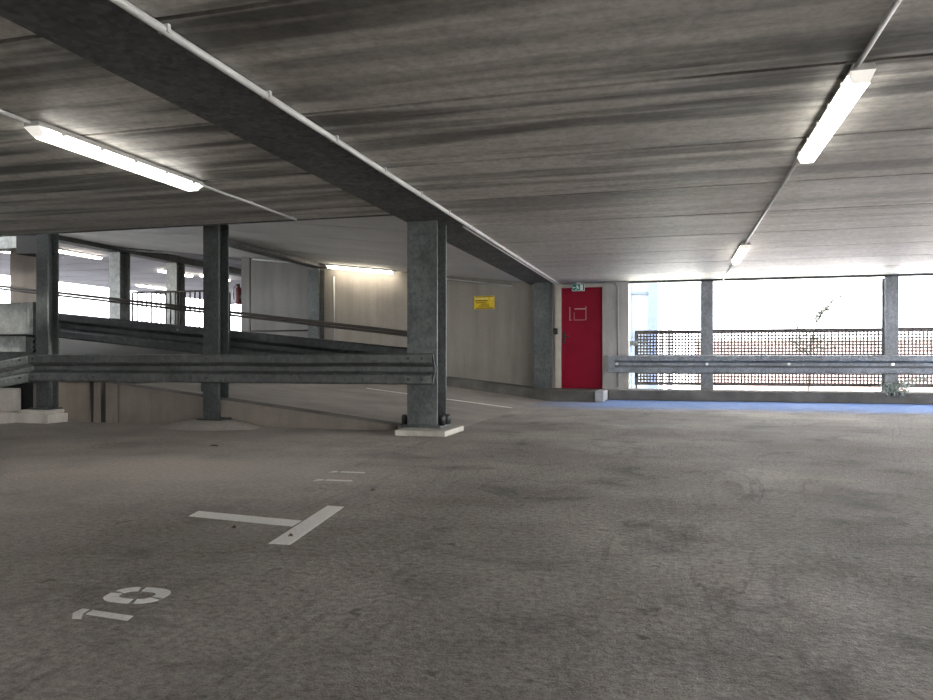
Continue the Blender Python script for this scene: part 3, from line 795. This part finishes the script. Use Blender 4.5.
t = thing('fire_extinguisher', 'dark red fire extinguisher hung at the end of the grey wall', 'extinguisher', (-8.86, 14.0, 1.9))
m = MB(); m.lathe((-8.86, 14.0, 1.88), [(.03, 0), (.062, .01), (.066, .03), (.066, .30), (.055, .345), (.03, .37), (.022, .385)], 16); m.build('cylinder', M_EXT_RED, t, smooth=True)
m = MB(); m.box(-8.91, 13.985, 2.265, -8.84, 14.015, 2.29); m.box(-8.93, 13.985, 2.30, -8.85, 14.015, 2.315); m.box(-8.885, 13.985, 2.26, -8.835, 14.015, 2.31); m.build('valve', M_BLACK, t)
m = MB(); m.tube([(-8.89, 13.99, 2.28), (-8.95, 13.97, 2.24), (-8.955, 13.96, 2.1), (-8.945, 13.96, 1.98)], .010, 8); m.build('hose', M_BLACK, t, smooth=True)
m = MB(); m.box(-8.80, 13.93, 2.0, -8.722, 14.07, 2.08); m.build('bracket', M_BLACK, t)

# ------------------------------------------------------------------ outdoors
m = MB(); m.box(-8.4, 14.5, -.4, 60, 70, -.12); struct(m, 'ground', M_GROUND, 'bright pale paving outside', 'ground')
mb = MB(); mb.box(-60, -60, -.5, 60, 80, -.42); struct(mb, 'ground', M_DARK_ROUGH, 'unseen ground around the garage, darkened to cut bounced light', 'ground')  # kept dark so less light bounces onto the upper deck soffit
m = MB(); m.box(-1.2, 15.0, -.12, 2.6, 16.2, -.08); struct(m, 'lawn', M_GRASS, 'strip of pale grass outside under the screens', 'grass')
t = thing('brick_wall', 'low pink brick garden wall seen through the long mesh screen', 'wall', (4, 22, 0))
m = MB(); m.box(.6, 22, -.12, 12, 22.3, 1.18); m.build('wall_body', M_BRICK, t)
m = MB(); m.box(.55, 21.95, 1.18, 12.05, 22.35, 1.25); m.build('coping', M_PLINTH, t)
t = thing('office_building', 'pale blue framed glass building outside beyond the pier', 'building', (-2.5, 20, 0))
m = MB(); m.box(-6, 20.2, -.12, -.62, 28, 9); m.build('glass_front', M_GLASS, t)
m = MB(); m.box(-.64, 20.0, -.12, -.40, 20.3, 9); m.build('corner_post', M_BLUE, t)
for x in (-1.16, -2.4, -3.6): 
    m = MB(); m.box(x, 20.05, -.12, x + .08, 20.2, 9); m.build('mullion', M_BLUE, t)
for z in (1.2, 2.42, 4.6, 6.6):
    m = MB(); m.box(-6, 20.08, z, -.64, 20.2, z + .06); m.build('transom', M_BLUE, t)
for x in (-.33, -.10):
    m = MB(); m.tube([(x, 20.1, -.12), (x, 20.1, 9)], .05 if x < -.2 else .07, 10); m.build('downpipe', M_GALV_BLUE, t, smooth=True)

def foliage(m, centre, rad, n, s, squash=1.):
    for i in range(n):
        while True:
            v = Vector((random.uniform(-1, 1), random.uniform(-1, 1), random.uniform(-1, 1)))
            if v.length < 1: break
        p = Vector(centre) + Vector((v.x * rad, v.y * rad, v.z * rad * squash))
        a = Vector((random.gauss(0, 1), random.gauss(0, 1), random.gauss(0, 1))).normalized()
        b = a.orthogonal().normalized(); k = s * random.uniform(.6, 1.3)
        m.poly([p - a * k, p + b * k * .4, p + a * k, p - b * k * .4])
t = thing('sapling', 'thin bare-twigged sapling rising above the long mesh screen', 'tree', (2.7, 17, -.12))
m = MB(); main = [(2.70, 17, -.12), (2.72, 17, .6), (2.78, 17.02, 1.2), (2.88, 17, 1.55), (3.08, 17, 1.85), (3.36, 17, 2.12)]
m.tube(main, [.024, .021, .018, .015, .012, .006], 6); m.build('trunk', M_TREE, t, smooth=True)
def twig(pts):
    q = MB(); q.tube(pts, [.010, .008, .004], 5); q.build('branch', M_TREE, t, smooth=True)
twig([(2.78, 17.02, 1.2), (2.62, 17.0, 1.38), (2.45, 17.0, 1.42)]); twig([(2.88, 17, 1.55), (2.86, 17, 1.75), (2.90, 17, 1.86)])
twig([(2.74, 17, .8), (2.5, 17.1, 1.05), (2.3, 17.1, 1.12)]); twig([(2.75, 17, .9), (3.0, 17, 1.15), (3.2, 17, 1.2)])
m = MB()
for c, r, n in (((2.7, 17, 1.12), .32, 110), ((2.45, 17, 1.0), .25, 60), ((2.95, 17, .95), .3, 60), ((2.88, 17, 1.58), .09, 60), ((2.96, 17, 1.70), .07, 45), ((3.04, 17, 1.80), .08, 50), ((3.14, 17, 1.91), .05, 22), ((3.3, 17, 2.07), .07, 34), ((2.47, 17, 1.42), .07, 24)):
    foliage(m, c, r, n, .045)
tag(m.build('leaves', M_LEAF, t), None, None, None, 'stuff')
t = thing('shrub', 'low grey-green shrub on the kerb at the foot of the right facade column', 'shrub', (3.5, 13.84, .18))
m = MB()
for k in range(11):
    a = k * 2 * PI / 11; c = math.cos(a)
    m.tube([(3.48, 13.84, .175), (3.48 + .10 * c, 13.84 + .03 * math.sin(a), .27), (3.48 + .20 * c, 13.83 + .05 * math.sin(a), .36)], [.006, .005, .003], 5)
m.build('stem', M_TREE, t)
m = MB(); foliage(m, (3.40, 13.74, .22), .14, 260, .03, .9); foliage(m, (3.56, 13.74, .24), .16, 320, .03, .9); foliage(m, (3.75, 13.83, .36), .11, 90, .024, .6); foliage(m, (3.9, 13.83, .41), .08, 40, .024, .5)
for i, v in enumerate(m.v):
    m.v[i] = (v[0], min(max(v[1], 13.60), 13.80), max(v[2], .186 if v[1] > 13.67 else .05))
tag(m.build('leaves', M_SHRUB, t), None, None, None, 'stuff')

# ------------------------------------------------------------------ sky, camera, colour
w = bpy.data.worlds.new('World'); SC.world = w; w.use_nodes = True
bg = w.node_tree.nodes['Background']
bg.inputs[0].default_value = (.95, .97, 1.0, 1); bg.inputs[1].default_value = 5.0

sun_d = bpy.data.lights.new('Sun', 'SUN'); sun_d.energy = 14; sun_d.angle = math.radians(3); sun_d.color = (1.0, .95, .88)
sun = bpy.data.objects.new('Sun', sun_d); COL.objects.link(sun)
sun.rotation_euler = (.16, .62, 0); sun.location = (0, -10, 20)
cam_d = bpy.data.cameras.new('Camera'); cam = bpy.data.objects.new('Camera', cam_d); COL.objects.link(cam)
cam_d.sensor_width = 36; cam_d.lens = 36 * 751 / 933; cam_d.shift_y = 8 / 933
cam.location = (0, 0, .75); cam.rotation_euler = (PI / 2, 0, math.radians(15.45))
cam_d.clip_start = .02; cam_d.clip_end = 300
SC.camera = cam
SC.view_settings.view_transform = 'Standard'; SC.view_settings.look = 'None'
SC.view_settings.gamma = 1; SC.view_settings.exposure = 1.5; SC.view_settings.use_curve_mapping = False
SC.cycles.max_bounces = 10; SC.cycles.diffuse_bounces = 6
SC.cycles.use_denoising = True
